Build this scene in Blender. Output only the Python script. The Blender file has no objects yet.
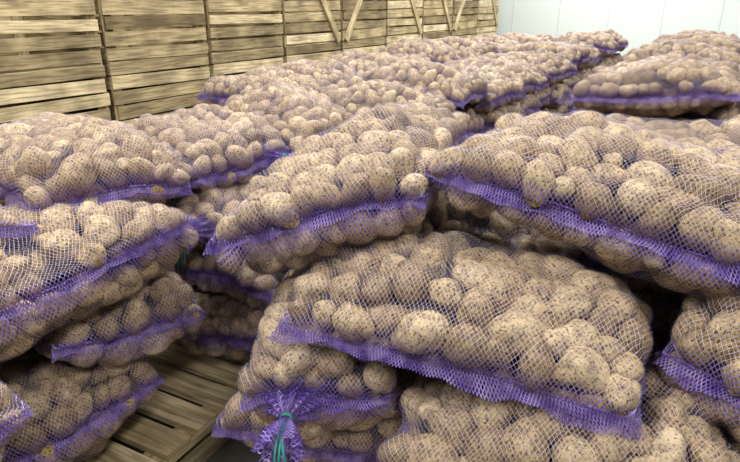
import bpy, math, numpy as np
from mathutils import Vector, kdtree, bvhtree
C = bpy.context
ZO = -0.23
E1 = np.array([.515, .857]); E2 = np.array([.857, -.515])
YAW2 = math.atan2(E2[1], E2[0])
C.scene.view_settings.view_transform = 'Standard'
C.scene.view_settings.gamma = .92

# ------------------------------------------------------------ materials
def newmat(name):
    m = bpy.data.materials.new(name); m.use_nodes = True
    nt = m.node_tree; nt.nodes.clear()
    return m, nt
def N(nt, typ, **kw):
    n = nt.nodes.new(typ)
    for k, v in kw.items(): setattr(n, k, v)
    return n
def L(nt, a, b): nt.links.new(a, b)
def M(nt, op, a, b=None):
    n = N(nt, 'ShaderNodeMath', operation=op)
    for i, x in enumerate((a, b)):
        if x is None: continue
        if isinstance(x, (int, float)): n.inputs[i].default_value = x
        else: L(nt, x, n.inputs[i])
    return n.outputs[0]
def ramp(nt, fac, stops):
    r = N(nt, 'ShaderNodeValToRGB')
    els = r.color_ramp.elements
    els[0].position, els[0].color = stops[0][0], (*stops[0][1], 1)
    els[1].position, els[1].color = stops[-1][0], (*stops[-1][1], 1)
    for p, c in stops[1:-1]:
        e = els.new(p); e.color = (*c, 1)
    L(nt, fac, r.inputs[0]); return r.outputs[0]
def mixc(nt, fac, a, b, mode='MIX'):
    n = N(nt, 'ShaderNodeMix', data_type='RGBA', blend_type=mode)
    if isinstance(fac, (int, float)): n.inputs[0].default_value = fac
    else: L(nt, fac, n.inputs[0])
    for i, x in ((6, a), (7, b)):
        if isinstance(x, tuple): n.inputs[i].default_value = (*x, 1)
        else: L(nt, x, n.inputs[i])
    return n.outputs[2]

def mat_potato():
    m, nt = newmat('potato_skin')
    at = N(nt, 'ShaderNodeAttribute', attribute_name='pv')
    tc = N(nt, 'ShaderNodeTexCoord')
    base = ramp(nt, at.outputs['Fac'], [(0, (.33, .235, .10)), (.35, (.48, .355, .165)), (.7, (.585, .45, .225)), (1, (.70, .565, .32))])
    n1 = N(nt, 'ShaderNodeTexNoise'); n1.inputs['Scale'].default_value = 42; n1.inputs['Detail'].default_value = 4
    L(nt, tc.outputs['Object'], n1.inputs['Vector'])
    d = ramp(nt, n1.outputs[0], [(.36, (.50, .45, .38)), (.62, (1.06, 1.04, 1.0))])
    c = mixc(nt, .85, base, d, 'MULTIPLY')
    n2 = N(nt, 'ShaderNodeTexNoise'); n2.inputs['Scale'].default_value = 170; n2.inputs['Detail'].default_value = 3
    L(nt, tc.outputs['Object'], n2.inputs['Vector'])
    sp = ramp(nt, n2.outputs[0], [(.37, (.24, .18, .12)), (.47, (1, 1, 1))])
    c = mixc(nt, .9, c, sp, 'MULTIPLY')
    b = N(nt, 'ShaderNodeBsdfPrincipled'); b.inputs['Roughness'].default_value = .62
    b.inputs['Specular IOR Level'].default_value = .4
    L(nt, c, b.inputs['Base Color'])
    bp = N(nt, 'ShaderNodeBump'); bp.inputs['Strength'].default_value = .35; bp.inputs['Distance'].default_value = .003
    L(nt, n2.outputs[0], bp.inputs['Height']); L(nt, bp.outputs[0], b.inputs['Normal'])
    o = N(nt, 'ShaderNodeOutputMaterial'); L(nt, b.outputs[0], o.inputs[0])
    return m

def mat_net(name, cell, th, seam=False):
    m, nt = newmat(name)
    uv = N(nt, 'ShaderNodeUVMap'); s = N(nt, 'ShaderNodeSeparateXYZ'); L(nt, uv.outputs[0], s.inputs[0])
    tc = N(nt, 'ShaderNodeTexCoord')
    wn = N(nt, 'ShaderNodeTexNoise'); wn.inputs['Scale'].default_value = 22
    L(nt, tc.outputs['Object'], wn.inputs['Vector'])
    wob = M(nt, 'MULTIPLY', wn.outputs[0], 1.1 if not seam else .3)
    p = M(nt, 'ADD', M(nt, 'DIVIDE', s.outputs[0], cell), wob)
    q = M(nt, 'DIVIDE', s.outputs[1], cell * 1.5)
    if not seam:
        at = N(nt, 'ShaderNodeAttribute', attribute_name='pv')
        e = at.outputs['Fac']
        col = mixc(nt, e, (.53, .46, .64), (.15, .08, .42))
        thx = M(nt, 'ADD', M(nt, 'MULTIPLY', e, .08), th)
    else:
        n2 = N(nt, 'ShaderNodeTexNoise'); n2.inputs['Scale'].default_value = 30
        L(nt, tc.outputs['Object'], n2.inputs['Vector'])
        col = ramp(nt, n2.outputs[0], [(.35, (.11, .055, .34)), (.65, (.35, .25, .64))])
        thx = th
    l1 = M(nt, 'LESS_THAN', M(nt, 'PINGPONG', M(nt, 'ADD', p, q), .5), thx)
    l2 = M(nt, 'LESS_THAN', M(nt, 'PINGPONG', M(nt, 'SUBTRACT', p, q), .5), thx)
    a = M(nt, 'MAXIMUM', l1, l2)
    b = N(nt, 'ShaderNodeBsdfPrincipled'); b.inputs['Roughness'].default_value = .45
    L(nt, col, b.inputs['Base Color'])
    t = N(nt, 'ShaderNodeBsdfTransparent'); mx = N(nt, 'ShaderNodeMixShader')
    L(nt, a, mx.inputs[0]); L(nt, t.outputs[0], mx.inputs[1]); L(nt, b.outputs[0], mx.inputs[2])
    o = N(nt, 'ShaderNodeOutputMaterial'); L(nt, mx.outputs[0], o.inputs[0])
    return m

def mat_wood(name, stops):
    m, nt = newmat(name)
    at = N(nt, 'ShaderNodeAttribute', attribute_name='pv')
    uv = N(nt, 'ShaderNodeUVMap')
    base = ramp(nt, at.outputs['Fac'], stops)
    mp = N(nt, 'ShaderNodeMapping'); mp.inputs['Scale'].default_value = (2.2, 34, 1)
    L(nt, uv.outputs[0], mp.inputs[0])
    n = N(nt, 'ShaderNodeTexNoise'); n.inputs['Scale'].default_value = 1.6; n.inputs['Detail'].default_value = 6; n.inputs['Distortion'].default_value = .6
    L(nt, mp.outputs[0], n.inputs['Vector'])
    g = ramp(nt, n.outputs[0], [(.32, (.42, .37, .31)), (.6, (1.08, 1.05, 1.0))])
    c = mixc(nt, .9, base, g, 'MULTIPLY')
    n2 = N(nt, 'ShaderNodeTexNoise'); n2.inputs['Scale'].default_value = 3.0; n2.inputs['Detail'].default_value = 3
    L(nt, uv.outputs[0], n2.inputs['Vector'])
    st = ramp(nt, n2.outputs[0], [(.38, (.50, .49, .47)), (.6, (1, 1, 1))])
    c = mixc(nt, .8, c, st, 'MULTIPLY')
    b = N(nt, 'ShaderNodeBsdfPrincipled'); b.inputs['Roughness'].default_value = .8
    L(nt, c, b.inputs['Base Color'])
    bp = N(nt, 'ShaderNodeBump'); bp.inputs['Strength'].default_value = .3; bp.inputs['Distance'].default_value = .004
    L(nt, n.outputs[0], bp.inputs['Height']); L(nt, bp.outputs[0], b.inputs['Normal'])
    o = N(nt, 'ShaderNodeOutputMaterial'); L(nt, b.outputs[0], o.inputs[0])
    return m

def mat_plain(name, c1, c2, scale=2, rough=.7, seamscale=None):
    m, nt = newmat(name)
    tc = N(nt, 'ShaderNodeTexCoord')
    n = N(nt, 'ShaderNodeTexNoise'); n.inputs['Scale'].default_value = scale; n.inputs['Detail'].default_value = 5
    L(nt, tc.outputs['Object'], n.inputs['Vector'])
    c = ramp(nt, n.outputs[0], [(.3, c1), (.7, c2)])
    b = N(nt, 'ShaderNodeBsdfPrincipled'); b.inputs['Roughness'].default_value = rough
    L(nt, c, b.inputs['Base Color'])
    o = N(nt, 'ShaderNodeOutputMaterial'); L(nt, b.outputs[0], o.inputs[0])
    return m

MP = mat_potato()
MN = mat_net('sack_netting', .0112, .044)
MS = mat_net('sack_seam_band', .0075, .135, True)
MW = mat_wood('crate_wood', [(0, (.28, .215, .12)), (.4, (.50, .41, .245)), (.75, (.66, .55, .34)), (1, (.88, .76, .52))])
MW2 = mat_wood('pallet_wood', [(0, (.68, .55, .33)), (1, (.90, .77, .52))])
MWALL = mat_plain('wall_panel_paint', (.76, .83, .81), (.80, .86, .84), 1.0, .5)
MJ = mat_plain('wall_joint', (.62, .71, .69), (.64, .73, .71), 1.0, .5)
MF = mat_plain('concrete', (.12, .11, .10), (.20, .185, .16), 3.0, .8)
MSTR = mat_plain('green_twine', (.02, .18, .16), (.04, .30, .25), 30, .6)

# ------------------------------------------------------------ mesh builder
class MB:
    def __init__(s): s.parts = []; s.n = 0
    def add(s, v, f, mat, uv=None, pv=None):
        v = np.asarray(v, float); f = np.asarray(f, int)
        s.parts.append((v, f + s.n, mat, uv if uv is not None else np.zeros((len(v), 2)),
                        pv if pv is not None else np.zeros(len(v)))); s.n += len(v)
    def mesh(s, name, mats, smooth=True):
        V = np.concatenate([p[0] for p in s.parts]); UV = np.concatenate([p[3] for p in s.parts]); PV = np.concatenate([p[4] for p in s.parts])
        loops = np.concatenate([p[1].ravel() for p in s.parts])
        tot = np.concatenate([np.full(len(p[1]), p[1].shape[1]) for p in s.parts])
        mi = np.concatenate([np.full(len(p[1]), p[2]) for p in s.parts])
        st = np.concatenate([[0], np.cumsum(tot)[:-1]])
        me = bpy.data.meshes.new(name)
        me.vertices.add(len(V)); me.vertices.foreach_set('co', V.astype(np.float32).ravel())
        me.loops.add(len(loops)); me.loops.foreach_set('vertex_index', loops.astype(np.int32))
        me.polygons.add(len(tot)); me.polygons.foreach_set('loop_start', st.astype(np.int32))
        me.polygons.foreach_set('loop_total', tot.astype(np.int32))
        me.polygons.foreach_set('material_index', mi.astype(np.int32))
        me.polygons.foreach_set('use_smooth', np.full(len(tot), smooth))
        me.update(calc_edges=True)
        ul = me.uv_layers.new(name='UVMap'); ul.data.foreach_set('uv', UV[loops].astype(np.float32).ravel())
        a = me.attributes.new('pv', 'FLOAT', 'POINT'); a.data.foreach_set('value', PV.astype(np.float32))
        for m in mats: me.materials.append(m)
        me.validate()
        return me
def obj(name, me, loc=(0, 0, 0), rz=0, parent=None):
    o = bpy.data.objects.new(name, me); C.collection.objects.link(o)
    o.location = loc; o.rotation_euler = (0, 0, rz)
    if parent: o.parent = parent
    return o

# ------------------------------------------------------------ potatoes
import bmesh
def ico(sub):
    bm = bmesh.new(); bmesh.ops.create_icosphere(bm, subdivisions=sub, radius=1)
    v = np.array([x.co[:] for x in bm.verts]); f = np.array([[q.index for q in p.verts] for p in bm.faces]); bm.free()
    return v, f
def shapes(v):
    out = []; r = np.random.default_rng(3)
    for k in range(10):
        d = np.ones(len(v))
        for _ in range(7):
            w = r.normal(size=3) * 1.7; d += .045 * np.sin(v @ w * 1.3 + r.uniform(0, 6.28))
        x = v * d[:, None]
        x[:, 1] *= 1 + .12 * r.uniform(-1, 1) * x[:, 0]
        x[:, 2] += .08 * r.uniform(-1, 1) * x[:, 0] ** 2
        out.append(x)
    return np.array(out)
ICO = {s: ico(s) for s in (1, 2, 3)}
SH = {s: shapes(ICO[s][0]) for s in (1, 2, 3)}

def potato_geo(cent, nrm, rad, rng, sub):
    n = len(cent)
    t = rng.normal(size=(n, 3)); nz = nrm + rng.normal(size=(n, 3)) * .22
    nz /= np.linalg.norm(nz, axis=1)[:, None]
    t -= nz * (t * nz).sum(1)[:, None]; t /= np.linalg.norm(t, axis=1)[:, None]
    b = np.cross(nz, t)
    R = np.stack([t, b, nz], axis=2)
    el = rng.uniform(1.02, 1.38, n)
    sc = np.stack([rad * el, rad * rng.uniform(.86, 1.0, n), rad * rng.uniform(.82, .95, n)], axis=1)
    base = SH[sub][rng.integers(0, 10, n)]
    return base, R, sc, cent
def bake(g, sub):
    base, R, sc, cent = g
    v = base * sc[:, None, :]
    v = np.einsum('nij,nvj->nvi', R, v) + cent[:, None, :]
    f = ICO[sub][1]; nv = v.shape[1]
    F = (f[None] + (np.arange(len(cent)) * nv)[:, None, None]).reshape(-1, 3)
    return v.reshape(-1, 3), F, nv

# ------------------------------------------------------------ sack
def sack_mesh(corners, tu=.14, td=.1, seed=0, sub=3, res=(96, 66), sag=.0, seams=('n',), sw=.024, pr=.036, gather=None, tint=0.0, pinch=.05, rise=0.0):
    """corners near-left, near-right, far-right, far-left of the rim."""
    rng = np.random.default_rng(seed)
    c = np.array(corners, float)
    ph = rng.uniform(0, 6.28, 8)
    PX = 2.8
    ex = 2 / PX
    def rimpt(a, b):
        a2 = a * (1 - pinch * (1 - b * b)); b2 = b * (1 - pinch * (1 - a * a))
        A = (a2 + 1) / 2; B = (b2 + 1) / 2
        A = A[..., None]; B = B[..., None]
        p = (c[0] * (1 - A) + c[1] * A) * (1 - B) + (c[3] * (1 - A) + c[2] * A) * B
        p = p.copy()
        p[..., 2] += -sag * (a * a) + rise * (1 - a * a) + .012 * np.sin(a * 3 + ph[0]) + .012 * np.sin(b * 3.3 + ph[1])
        return p
    def surf(ta, tb, side, infl=0.0):
        sa, ca = np.sin(ta), np.cos(ta); sb, cb = np.sin(tb), np.cos(tb)
        a = np.sign(sa) * np.abs(sa) ** ex; b = np.sign(sb) * np.abs(sb) ** ex
        f = np.abs(ca) ** ex * np.abs(cb) ** ex
        lump = 1 + .13 * np.sin(a * 2.6 + ph[2]) * np.cos(b * 2.1 + ph[3]) + .08 * np.sin(a * 5 + ph[4] + b * 3) + .05 * np.sin(b * 7 + ph[5] - a * 2)
        p = rimpt(a, b)
        t = (tu if side > 0 else td) * lump + infl
        # belly swells past the rim line on the sides
        out = p - rimpt(a * .5, b * .5)
        out[..., 2] = 0
        out /= np.maximum(np.linalg.norm(out, axis=-1), 1e-6)[..., None]
        sw_ = np.clip(f, 0, 1); sw_ = 4 * sw_ * (1 - sw_)
        p = p + out * (sw_ * .026)[..., None]
        p[..., 2] += side * f * t
        return p, f
    h = math.pi / 2
    def grid(nu, nv, side, infl=0.0):
        ta, tb = np.meshgrid(np.linspace(-h, h, nu), np.linspace(-h, h, nv), indexing='ij')
        p, f = surf(ta, tb, side, infl)
        du = np.gradient(p, axis=0); dv = np.gradient(p, axis=1)
        n = np.cross(du, dv) * side
        area = np.linalg.norm(n, axis=2)
        n = n / np.maximum(area, 1e-9)[..., None]
        return p, n, area, f, ta, tb
    tt = np.linspace(-1, 1, 60)
    rimpoly = np.concatenate([rimpt(tt, -1 + 0 * tt), rimpt(tt, 1 + 0 * tt), rimpt(-1 + 0 * tt, tt), rimpt(1 + 0 * tt, tt)])
    kr = kdtree.KDTree(len(rimpoly))
    for i, q in enumerate(rimpoly): kr.insert(q, i)
    kr.balance()
    P = []; Nn = []; Ar = []
    for side in (1, -1):
        p, n, ar, f, _, _ = grid(90, 64, side)
        q = p - n * (pr * .9)
        ok = (f * (tu + td) > pr * 1.7) & (ar > 1e-8)
        P.append(q[ok]); Nn.append(n[ok]); Ar.append(ar[ok])
    P = np.concatenate(P); Nn = np.concatenate(Nn); Ar = np.concatenate(Ar)
    ok = np.array([kr.find(q)[2] > pr * 1.02 for q in P])
    P, Nn, Ar = P[ok], Nn[ok], Ar[ok]
    area = Ar.sum()
    n = int(area / (math.pi * pr * pr) * .92)
    idx = rng.choice(len(P), n, replace=False, p=Ar / Ar.sum())
    rad = np.clip(rng.normal(pr, pr * .2, n), pr * .58, pr * 1.36)
    kd = kdtree.KDTree(len(P))
    for i, q in enumerate(P): kd.insert(q, i)
    kd.balance()
    x = P[idx].copy()
    for it in range(30):
        d = x[:, None] - x[None]; dist = np.linalg.norm(d, axis=2) + 1e-6
        np.fill_diagonal(dist, 9)
        ov = np.clip((rad[:, None] + rad[None]) * 1.05 - dist, 0, None)
        x = x + (d / dist[..., None] * ov[..., None]).sum(1) * .45
        for i in range(n):
            _, k, _ = kd.find(x[i]); idx[i] = k; x[i] = P[k]
    dist = np.linalg.norm(x[:, None] - x[None], axis=2); np.fill_diagonal(dist, 9)
    keep = np.ones(n, bool)
    for i in range(n):
        if keep[i] and ((dist[i] < (rad[i] + rad) * .60) & keep)[:].any(): keep[i] = False
    # potatoes next to the hem must not stick out through it
    dr = np.array([kr.find(q)[2] for q in x])
    rad = np.minimum(rad, np.maximum(dr * .92, pr * .55))
    x = x[keep]; rad = rad[keep]; nn = Nn[idx][keep]
    x = x - nn * np.clip(rng.normal(0, .006, len(x)), -.006, .014)[:, None]
    g = potato_geo(x, nn, rad, rng, sub)
    v, F, nv = bake(g, sub)
    mb = MB()
    mb.add(v, F, 0, pv=np.repeat(rng.uniform(0, 1, len(x)), nv))
    bv = bvhtree.BVHTree.FromPolygons(v.tolist(), F.tolist())
    # inner fill
    ni = int(n * .5)
    a = rng.uniform(-.72, .72, ni); b = rng.uniform(-.72, .72, ni)
    ff = ((1 - np.abs(a) ** PX) * (1 - np.abs(b) ** PX)) ** (1 / PX)
    p = rimpt(a, b); t_ = rng.uniform(-1, 1, ni)
    tu2, td2 = max(tu * .92 - pr * 2.5, .0), max(td * .92 - pr * 2.7, .0)
    p[:, 2] += ff * np.where(t_ > 0, t_ * tu2, t_ * td2)
    nz = rng.normal(size=(ni, 3)); nz /= np.linalg.norm(nz, axis=1)[:, None]
    s2 = min(sub, 2)
    v2, F2, nv2 = bake(potato_geo(p, nz, np.full(ni, pr), rng, s2), s2)
    mb.add(v2, F2, 0, pv=np.repeat(rng.uniform(0, .8, ni), nv2))
    # net
    nu, nw = res
    for side in (1, -1):
        p, nr, ar, f, ta, tb = grid(nu, nw, side, .014)
        cap = .045 * np.clip(f * 1.8 - .1, 0, 1)
        hit = cap.copy()
        for i in range(1, nu - 1):
            for j in range(1, nw - 1):
                r = bv.ray_cast(p[i, j] + nr[i, j] * .04, -nr[i, j], .105)
                if r[0] is not None: hit[i, j] = max(-.038, min(cap[i, j], r[3] - .04 - .003))
        # widen the supports a little so the net never dips through a potato
        h2 = hit.copy()
        h2[1:-1, 1:-1] = np.minimum.reduce([hit[1:-1, 1:-1], hit[:-2, 1:-1] + .002, hit[2:, 1:-1] + .002, hit[1:-1, :-2] + .002, hit[1:-1, 2:] + .002])
        hit = h2; d = hit.copy()
        for it in range(3):
            av = d.copy()
            av[1:-1, 1:-1] = (d[:-2, 1:-1] + d[2:, 1:-1] + d[1:-1, :-2] + d[1:-1, 2:]) / 4
            d = np.minimum(hit, av)
        pp = p - nr * d[..., None]
        pp[0], pp[-1], pp[:, 0], pp[:, -1] = p[0], p[-1], p[:, 0], p[:, -1]
        lu = np.concatenate([np.zeros((1, nw)), np.cumsum(np.linalg.norm(np.diff(p, axis=0), axis=2), axis=0)]); lu -= lu[nu // 2]
        lv = np.concatenate([np.zeros((nu, 1)), np.cumsum(np.linalg.norm(np.diff(p, axis=1), axis=2), axis=1)], axis=1); lv -= lv[:, [nw // 2]]
        uv = np.stack([lu, lv], axis=2).reshape(-1, 2)
        e = np.maximum(np.abs(np.sin(ta)), np.abs(np.sin(tb)))
        pv = np.clip((e - .965) / .035, 0, 1).ravel() * .9 + tint
        I = np.arange(nu * nw).reshape(nu, nw)
        Fq = np.stack([I[:-1, :-1], I[1:, :-1], I[1:, 1:], I[:-1, 1:]], axis=2).reshape(-1, 4)
        if side < 0: Fq = Fq[:, ::-1]
        mb.add(pp.reshape(-1, 3), Fq, 1, uv=uv, pv=np.clip(pv, 0, 1))
    # seam bands
    t = np.linspace(-1, 1, 110)
    full = {'n': (t, -1 + 0 * t), 'f': (t, 1 + 0 * t), 'l': (-1 + 0 * t, t), 'r': (1 + 0 * t, t)}
    for k, (a, b) in full.items():
        w = sw if k in seams else sw * .32
        rim = rimpt(a, b); inn = rimpt(a * .93, b * .93)
        out = rim - inn; out /= np.linalg.norm(out, axis=1)[:, None]
        ph2 = rng.uniform(0, 6.28, 5)
        wid = w * (1 + .25 * np.sin(t * 4 + ph2[3]) + .2 * np.sin(t * 11 + ph2[4]))
        rows = []
        prof = [(-.45, .010), (-.1, .012), (.1, .004), (.45, -.35), (.8, -.85)]
        for m, z in prof:
            q = rim + out * (wid * m)[:, None]
            wav = np.sin(t * 17 + ph2[0]) * .2 + np.sin(t * 37 + ph2[1]) * .13 + np.sin(t * 6 + ph2[2]) * .3
            zz = z if m <= .1 else z * wid + wav * w * m
            q[:, 2] += zz
            rows.append(q)
        R = np.array(rows)
        if k in ('n', 'f'): al = t * np.linalg.norm(c[1] - c[0]) / 2
        else: al = t * np.linalg.norm(c[2] - c[1]) / 2
        uv = np.stack([np.tile(al, len(prof)), np.repeat([m * w * 1.3 for m, z in prof], len(t))], axis=1)
        I = np.arange(len(prof) * len(t)).reshape(len(prof), len(t))
        Fq = np.stack([I[:-1, :-1], I[1:, :-1], I[1:, 1:], I[:-1, 1:]], axis=2).reshape(-1, 4)
        mb.add(R.reshape(-1, 3), Fq, 2, uv=uv)
        cr = .003; cs = []
        for kk in range(6):
            an = kk * math.pi / 3
            q = rim + out * (math.cos(an) * cr); q[:, 2] += math.sin(an) * cr + .012
            cs.append(q)
        R = np.array(cs); I = np.arange(6 * len(t)).reshape(6, len(t)); J = np.roll(I, -1, axis=0)
        Fq = np.stack([I[:, :-1], I[:, 1:], J[:, 1:], J[:, :-1]], axis=2).reshape(-1, 4)
        mb.add(R.reshape(-1, 3), Fq, 2)
    # gathered, tied neck
    if gather is not None:
        for (G, D, size) in gather:
            G = np.array(G, float); D = np.array(D, float); D /= np.linalg.norm(D)
            s1 = np.cross(D, [0, 0, 1.]); s1 /= np.linalg.norm(s1); s2_ = np.cross(s1, D)
            rings = [(-.10, .085), (-.06, .06), (-.03, .034), (-.01, .015), (0, .010), (.01, .014), (.03, .028), (.055, .042), (.08, .05)]
            K = 72; th = np.linspace(0, 2 * math.pi, K, endpoint=False); rr = []
            for z, r in rings:
                fold = 1 + .28 * np.sin(th * 9 + z * 20) + .12 * np.sin(th * 17 + 1)
                rad_ = r * size * fold
                q = G + D * z * size + s1 * (np.cos(th) * rad_)[:, None] + s2_ * (np.sin(th) * rad_ * .8)[:, None]
                if z > 0: q[:, 2] -= z * .5 * size
                rr.append(q)
            R = np.array(rr); I = np.arange(len(rings) * K).reshape(len(rings), K); J = np.roll(I, -1, axis=1)
            Fq = np.stack([I[:-1], J[:-1], J[1:], I[1:]], axis=2).reshape(-1, 4)
            uv = np.stack([np.tile(th * .05, len(rings)), np.repeat([z * size for z, r in rings], K)], axis=1)
            mb.add(R.reshape(-1, 3), Fq, 2, uv=uv)
            def tube(path, r=.0028):
                path = np.array(path); T = np.gradient(path, axis=0); T /= np.linalg.norm(T, axis=1)[:, None]
                A = np.cross(T, [.3, .2, 1.]); A /= np.linalg.norm(A, axis=1)[:, None]; B = np.cross(T, A)
                R = np.array([path + A * math.cos(k * math.pi / 3) * r + B * math.sin(k * math.pi / 3) * r for k in range(6)])
                I = np.arange(6 * len(path)).reshape(6, len(path)); J = np.roll(I, -1, axis=0)
                Fq = np.stack([I[:, :-1], I[:, 1:], J[:, 1:], J[:, :-1]], axis=2).reshape(-1, 4)
                mb.add(R.reshape(-1, 3), Fq, 3)
            th2 = np.linspace(0, 6 * math.pi, 60)
            tube([G + s1 * math.cos(w_) * .014 * size + s2_ * math.sin(w_) * .013 * size + D * .004 * (w_ / 9 - 1) for w_ in th2])
            for kx in (-1, -.2, .8):
                u = np.linspace(0, 1, 16)
                tube([G + D * (.012 + .085 * math.sin(min(u_ * 3, 1.57))) * size + s1 * kx * .02 * (u_ + .3 * math.sin(u_ * 5 + kx)) + np.array([0, 0, -.14 * size * u_ ** 1.4 * (1 + .2 * kx)]) for u_ in u], .0032)
    return mb.mesh('potato_sack', [MP, MN, MS, MSTR])

def sack(name_seed, corners, **kw):
    cs = [np.array([p[0], p[1], p[2] + ZO]) for p in corners]
    cen = sum(cs) / 4
    if kw.get('gather'):
        kw['gather'] = [(np.array([g[0][0], g[0][1], g[0][2] + ZO]) - cen, g[1], g[2]) for g in kw['gather']]
    me = sack_mesh([p - cen for p in cs], seed=name_seed, **kw)
    return obj('potato_sack', me, tuple(cen))

BIG = .0425
# --- foreground sacks -----------------------------------------------------
# right stack
sack(1, [(.145, 1.45, 1.285), (.87, 1.01, 1.175), (1.13, 1.44, 1.19), (.40, 1.88, 1.28)], tu=.145, td=.12, sw=.022, pr=BIG)
sack(2, [(-.22, 1.27, .985), (.53, .975, .935), (.74, 1.40, .96), (-.05, 1.69, .98)], tu=.165, td=.09, sw=.028, seams=('n', 'r'), rise=-.012, pr=BIG)
sack(3, [(-.41, 1.39, 1.14), (.133, 1.39, 1.26), (.36, 2.22, 1.26), (-.08, 2.12, 1.23)], tu=.14, td=.19, sw=.018, pr=.041)
sack(4, [(.02, 1.05, .70), (.72, .86, .68), (.87, 1.30, .72), (.2, 1.5, .74)], tu=.20, td=.11, pr=BIG)
sack(5, [(.63, 1.11, .96), (.97, .75, .92), (1.4, 1.1, .98), (1.0, 1.5, 1.0)], tu=.16, td=.14, pr=BIG)
sack(6, [(-.32, 1.24, .77), (.05, 1.22, .80), (.18, 2.0, .8), (-.22, 2.0, .8)], tu=.18, td=.20, sw=.018, pr=.041,
     gather=[((-.2, 1.18, .765), (-.1, -1, .1), 1.0)], tint=.05)
sack(7, [(.60, 1.10, .72), (.95, .75, .70), (1.4, 1.1, .72), (1.0, 1.5, .72)], tu=.12, td=.12, pr=BIG)
# left stack
sack(11, [(-.955, 1.60, 1.155), (-.57, 1.83, 1.145), (-1.08, 2.52, 1.16), (-1.6, 2.2, 1.16)], tu=.16, td=.11, seams=('n', 'r'), sw=.015, pr=.039)
sack(12, [(-1.40, 1.15, 1.13), (-.90, 1.52, 1.13), (-1.60, 2.1, 1.13), (-2.0, 1.75, 1.13)], tu=.11, td=.09, sw=.015, pr=.039)
sack(13, [(-.95, 1.02, 1.02), (-.515, 1.69, 1.055), (-.98, 1.98, 1.03), (-1.42, 1.3, 1.0)], tu=.12, td=.17, sw=.015, pr=.040)
sack(14, [(-.85, 1.38, .82), (-.51, 1.63, .80), (-1.0, 2.25, .80), (-1.38, 1.95, .80)], tu=.12, td=.15, sw=.015, pr=.039)
sack(15, [(-1.0, 1.05, .59), (-.64, 1.56, .59), (-1.1, 1.98, .59), (-1.5, 1.45, .59)], tu=.15, td=.14, sw=.015, pr=.040)
sack(16, [(-.98, .72, .85), (-.74, 1.08, .87), (-1.35, 1.55, .84), (-1.65, 1.15, .84)], tu=.10, td=.14, sw=.015, pr=.040)
# middle stack seen in the gap
sack(21, [(-.65, 1.96, 1.10), (-.31, 2.25, 1.14), (-.73, 2.87, 1.14), (-1.10, 2.58, 1.12)], tu=.16, td=.10, sub=2, sw=.015, pr=.038,
     gather=[((-.32, 2.22, 1.15), (.8, -.4, .1), .8)], tint=.05)
sack(22, [(-.28, 2.30, 1.14), (-.05, 2.72, 1.18), (-.42, 3.35, 1.16), (-.78, 2.95, 1.14)], tu=.15, td=.09, sub=2, sw=.015, pr=.038)
sack(23, [(-.63, 1.87, .96), (-.30, 1.95, .95), (-.55, 2.75, .96), (-1.0, 2.5, .96)], tu=.10, td=.10, sub=2, sw=.015, pr=.038,
     gather=[((-.60, 1.86, .98), (-.3, -1, .1), .7)], tint=.05)
sack(24, [(-.67, 2.00, .78), (-.31, 1.82, .76), (-.55, 2.7, .77), (-1.08, 2.6, .77)], tu=.12, td=.13, sub=2, tint=.05, sw=.015, pr=.038)
sack(25, [(-.67, 1.93, .55), (-.32, 1.77, .55), (-.53, 2.6, .55), (-1.05, 2.5, .55)], tu=.16, td=.115, sub=2, tint=.03, sw=.015, pr=.038)

# --- instanced sacks ------------------------------------------------------
hl, hw = .41, .27
VAR = [sack_mesh([(-hl, -hw, 0), (hl, -hw, .01), (hl, hw, 0), (-hl, hw, .01)], tu=.16 - .01 * (k % 2), td=.10, seed=100 + k, sub=2, res=(70, 48),
                 seams=('n', 'r') if k % 2 else ('n',), sw=.015, sag=.02, pr=.038) for k in range(5)]
rg = np.random.default_rng(5)
def place(x, y, z, yaw, sc=1.0, tilt=None):
    o = obj('potato_sack', VAR[rg.integers(0, 5)], (x, y, z + ZO), yaw)
    t = rg.normal(0, .05, 2) if tilt is None else tilt
    o.rotation_euler = (t[0], t[1], yaw + (math.pi if rg.random() < .35 else 0))
    o.scale = (sc, sc, 1)
    return o
def st(s, t): return E1 * s + E2 * t
LAY = [.54, .735, .935]
for i in range(12):
    s = 2.98 + i * .50
    for t in (-2.45, -1.70):
        p = st(s + rg.normal(0, .04), t + rg.normal(0, .03))
        place(p[0], p[1], 1.13 + rg.normal(0, .035), YAW2 + rg.normal(0, .12), .93)
        for z in LAY:
            place(p[0] + rg.normal(0, .02), p[1], z, YAW2 + rg.normal(0, .06), .93, (0, 0))
for i in range(13):
    for j in range(6):
        s = 2.12 + i * .50; t = -.42 + j * .84
        if j == 0 and i == 0: s += .10; t += .22
        p = st(s + rg.normal(0, .05), t + rg.normal(0, .04))
        if not (j == 0 and i in (1, 2)):
            place(p[0], p[1], 1.14 + .008 * i + rg.normal(0, .05), YAW2 + rg.normal(0, .14))
        if j < 2 or i < 1:
            for z in LAY: place(p[0], p[1], z, YAW2 + rg.normal(0, .05), 1, (0, 0))
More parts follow.
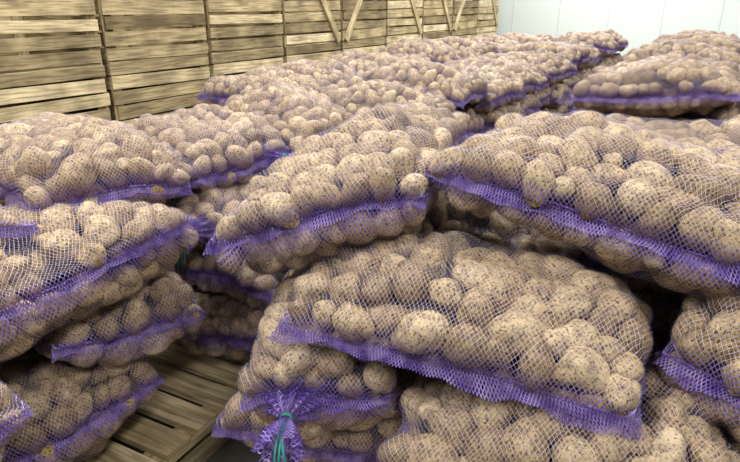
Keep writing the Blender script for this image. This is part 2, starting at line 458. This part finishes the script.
for (x, y, z, yw) in [(.02, 1.55, .54, -.3), (.75, 1.2, .54, -.4), (.35, 2.0, .54, -.5), (.3, 2.05, .73, -.5), (.35, 2.05, .94, -.5),
                      (1.0, 1.75, .54, -.5), (1.0, 1.8, .73, -.5), (1.0, 1.8, .95, -.5), (1.45, 1.3, .54, -.6), (1.5, 1.4, .73, -.6), (1.55, 1.4, .95, -.6), (1.55, 1.45, 1.14, -.6),
                      (-1.25, 1.3, .54, 1.0), (-1.5, 1.9, .9, 1.0), (-1.6, 1.9, .65, 1.0), (-.55, 2.9, .73, -.5), (-.55, 2.9, .94, -.5), (-.55, 2.9, .54, -.5),
                      (-1.45, 2.75, 1.03, -.5), (-1.45, 2.75, .8, -.5), (-1.45, 2.75, .57, -.5)]:
    place(x, y, z, yw, 1, (0, 0))

# ------------------------------------------------------------ boards
def board(mb, p0, ax, ay, az, sx, sy, sz, rng, mat=0, uvaxis=0):
    p0 = np.array(p0, float); ax, ay, az = (np.array(q, float) for q in (ax, ay, az))
    off = rng.uniform(0, 50, 2); pvv = rng.uniform(0, 1)
    S = [(-1, -1), (1, -1), (1, 1), (-1, 1)]
    for (u, v, w, su, sv, sw_) in ((ax, ay, az, sx, sy, sz), (ax, az, -ay, sx, sz, sy), (ay, az, ax, sy, sz, sx)):
        for sg in (1, -1):
            q = [p0 + w * sg * sw_ / 2 + u * a * su / 2 * 1 + v * b * sv / 2 for a, b in S]
            uv = [(a * su / 2 + off[0], b * sv / 2 + off[1]) for a, b in S]
            f = [[0, 1, 2, 3]] if sg > 0 else [[3, 2, 1, 0]]
            mb.add(q, f, mat, uv=np.array(uv), pv=np.full(4, pvv))
X, Y, Z = np.array([1., 0, 0]), np.array([0, 1., 0]), np.array([0, 0, 1.])
def crate_mesh(seed, Lx=1.17, Dy=1.1, H=.86, brace=0):
    rng = np.random.default_rng(seed); mb = MB()
    for yy in (-Dy / 2 + .05, 0, Dy / 2 - .05):
        board(mb, (0, yy, .045), X, Y, Z, Lx - .02, .09, .09, rng)
    for k in range(7):
        board(mb, (0, -Dy / 2 + .08 + k * (Dy - .16) / 6, .10), X, Y, Z, Lx - .04, .14, .018, rng)
    n = 6; gap = .02; sh = (H - .10) / n
    for k in range(n):
        zc = .105 + sh * (k + .5)
        for sg in (-1, 1):
            tl = rng.normal(0, .006); ax = np.array([math.cos(tl), 0, math.sin(tl)]); az = np.array([-math.sin(tl), 0, math.cos(tl)])
            board(mb, (rng.normal(0, .006), sg * (Dy / 2 - .012 + rng.normal(0, .003)), zc + rng.normal(0, .003)), ax, az, Y, Lx - .03 + rng.normal(0, .012), sh - gap + rng.normal(0, .008), .022, rng)
            board(mb, (sg * (Lx / 2 - .02), 0, zc), Y, Z, X, Dy - .05, sh - gap, .02, rng)
    for sx in (-1, 1):
        for sy in (-1, 1):
            board(mb, (sx * (Lx / 2 - .075), sy * (Dy / 2 - .05), H / 2 + .05), Z, X, Y, H - .1, .08, .05, rng)
            board(mb, (sx * (Lx / 2 - .03), sy * (Dy / 2 - .03), H / 2 + .04), Z, X, Y, H - .08, .035, .018, rng)
    if brace:
        w_ = Lx * .42
        an = math.atan2(H - .15, w_) * brace
        d = np.array([math.cos(an), 0, math.sin(an)]); e = np.array([-math.sin(an), 0, math.cos(an)])
        board(mb, (brace * -.27, -Dy / 2 - .014, H / 2 + .03), d, e, Y, math.hypot(H - .15, w_), .085, .022, rng)
    return mb.mesh('wooden_crate', [MW], smooth=False)
CM = [crate_mesh(50 + k, brace=b) for k, b in enumerate((0, 0, 0, 0, -1, 1, -1))]
D = 4.61; yawc = math.atan2(E1[1], E1[0])
for k in range(-2, 8):
    s = 3.35 + 1.2 * k + .6
    c = E1 * s - E2 * (D + .55)
    for lvl in (0, 1):
        v = (k * 2 + lvl * 3) % 4
        if k >= 2 and lvl == 1: v = (4, 5, 6, 4, 5, 6)[k - 2]
        obj('wooden_crate', CM[v], (c[0], c[1], lvl * .87), yawc)

# ------------------------------------------------------------ pallets
def pallet_mesh(seed, Lx=1.0, Wy=1.2):
    rng = np.random.default_rng(seed); mb = MB()
    nb = 9; w = Wy / nb
    for k in range(nb):
        board(mb, (rng.normal(0, .006), -Wy / 2 + w * (k + .5), .129), X, Y, Z, Lx, w - .03, .022, rng)
    for xx in (-Lx / 2 + .05, 0, Lx / 2 - .05):
        board(mb, (xx, 0, .107), Y, X, Z, Wy, .1, .02, rng)
        board(mb, (xx, 0, .011), Y, X, Z, Wy, .1, .02, rng)
        for yy in (-Wy / 2 + .07, 0, Wy / 2 - .07):
            board(mb, (xx, yy, .059), Y, X, Z, .14, .1, .076, rng)
    return mb.mesh('wooden_pallet', [MW2], smooth=False)
PM = pallet_mesh(9)
cr = np.array([-.44, 1.87]); yawp = math.atan2(-.46, .89)
ex_ = np.array([.89, -.46]); ey_ = np.array([.46, .89])
c0 = cr - ex_ * .5 + ey_ * (-.1); obj('wooden_pallet', PM, (c0[0], c0[1], 0), yawp)
c1 = cr + ex_ * .78 + ey_ * (-.15); obj('wooden_pallet', PM, (c1[0], c1[1], 0), yawp)
c2 = c1 + ex_ * 1.05; obj('wooden_pallet', PM, (c2[0], c2[1], 0), yawp)
c3 = c0 - ex_ * 1.05; obj('wooden_pallet', PM, (c3[0], c3[1], 0), yawp)
for i in range(5):
    for t in (-2.1, .0, 1.05):
        c = st(3.6 + i * 1.25, t); obj('wooden_pallet', PM, (c[0], c[1], 0), YAW2)

# ------------------------------------------------------------ room
def boxobj(name, cen, half, yaw, mats, extra=None):
    mb = MB(); rng = np.random.default_rng(1)
    board(mb, (0, 0, 0), X, Y, Z, half[0] * 2, half[1] * 2, half[2] * 2, rng)
    if extra: extra(mb, rng)
    return obj(name, mb.mesh(name, mats, False), cen, yaw)
boxobj('floor', (2, 6, -.05), (14, 14, .05), yawc, [MF])
wc = E1 * 13.6 + E2 * 2.5
def ribs(mb, rng):
    for k in range(-9, 10):
        board(mb, (-.052, k * 1.0, 0), Z, Y, X, 5.4, .02, .006, rng, mat=1)
boxobj('wall_back', (wc[0], wc[1], 2.75), (.05, 9, 2.75), yawc, [MWALL, MJ], ribs)
wl = E1 * 4 - E2 * (D + 1.35)
boxobj('wall_left', (wl[0], wl[1], 2.75), (9.7, .05, 2.75), yawc, [MWALL])

# ------------------------------------------------------------ light & camera
w = bpy.data.worlds.new('hall_ambient'); C.scene.world = w; w.use_nodes = True
bg = w.node_tree.nodes['Background']; bg.inputs[0].default_value = (.97, .98, 1, 1); bg.inputs[1].default_value = .15
def area(s, t, z, sx, sy, e):
    l = bpy.data.lights.new('ceiling_lamp', 'AREA'); l.shape = 'RECTANGLE'; l.size = sx; l.size_y = sy; l.energy = e; l.color = (1, .99, .955)
    o = bpy.data.objects.new('ceiling_lamp', l); C.collection.objects.link(o)
    p = st(s, t); o.location = (p[0], p[1], z); o.rotation_euler = (0, 0, yawc)
for s, e in ((-1.0, 220), (3.5, 160), (8, 175), (11.5, 170)):
    for t, m_ in ((-2.6, 1.15), (2.2, .85)):
        area(s, t, 4.6, 3.0 if s < 11 else 1.6, .5, e * m_)
cam = bpy.data.cameras.new('camera'); cam.sensor_width = 36; cam.lens = 600 / 740 * 36; cam.clip_start = .05
co = bpy.data.objects.new('camera', cam); C.collection.objects.link(co)
co.location = (0, 0, 1.7 + ZO); co.rotation_euler = (math.radians(90 - 21), 0, 0)
C.scene.camera = co
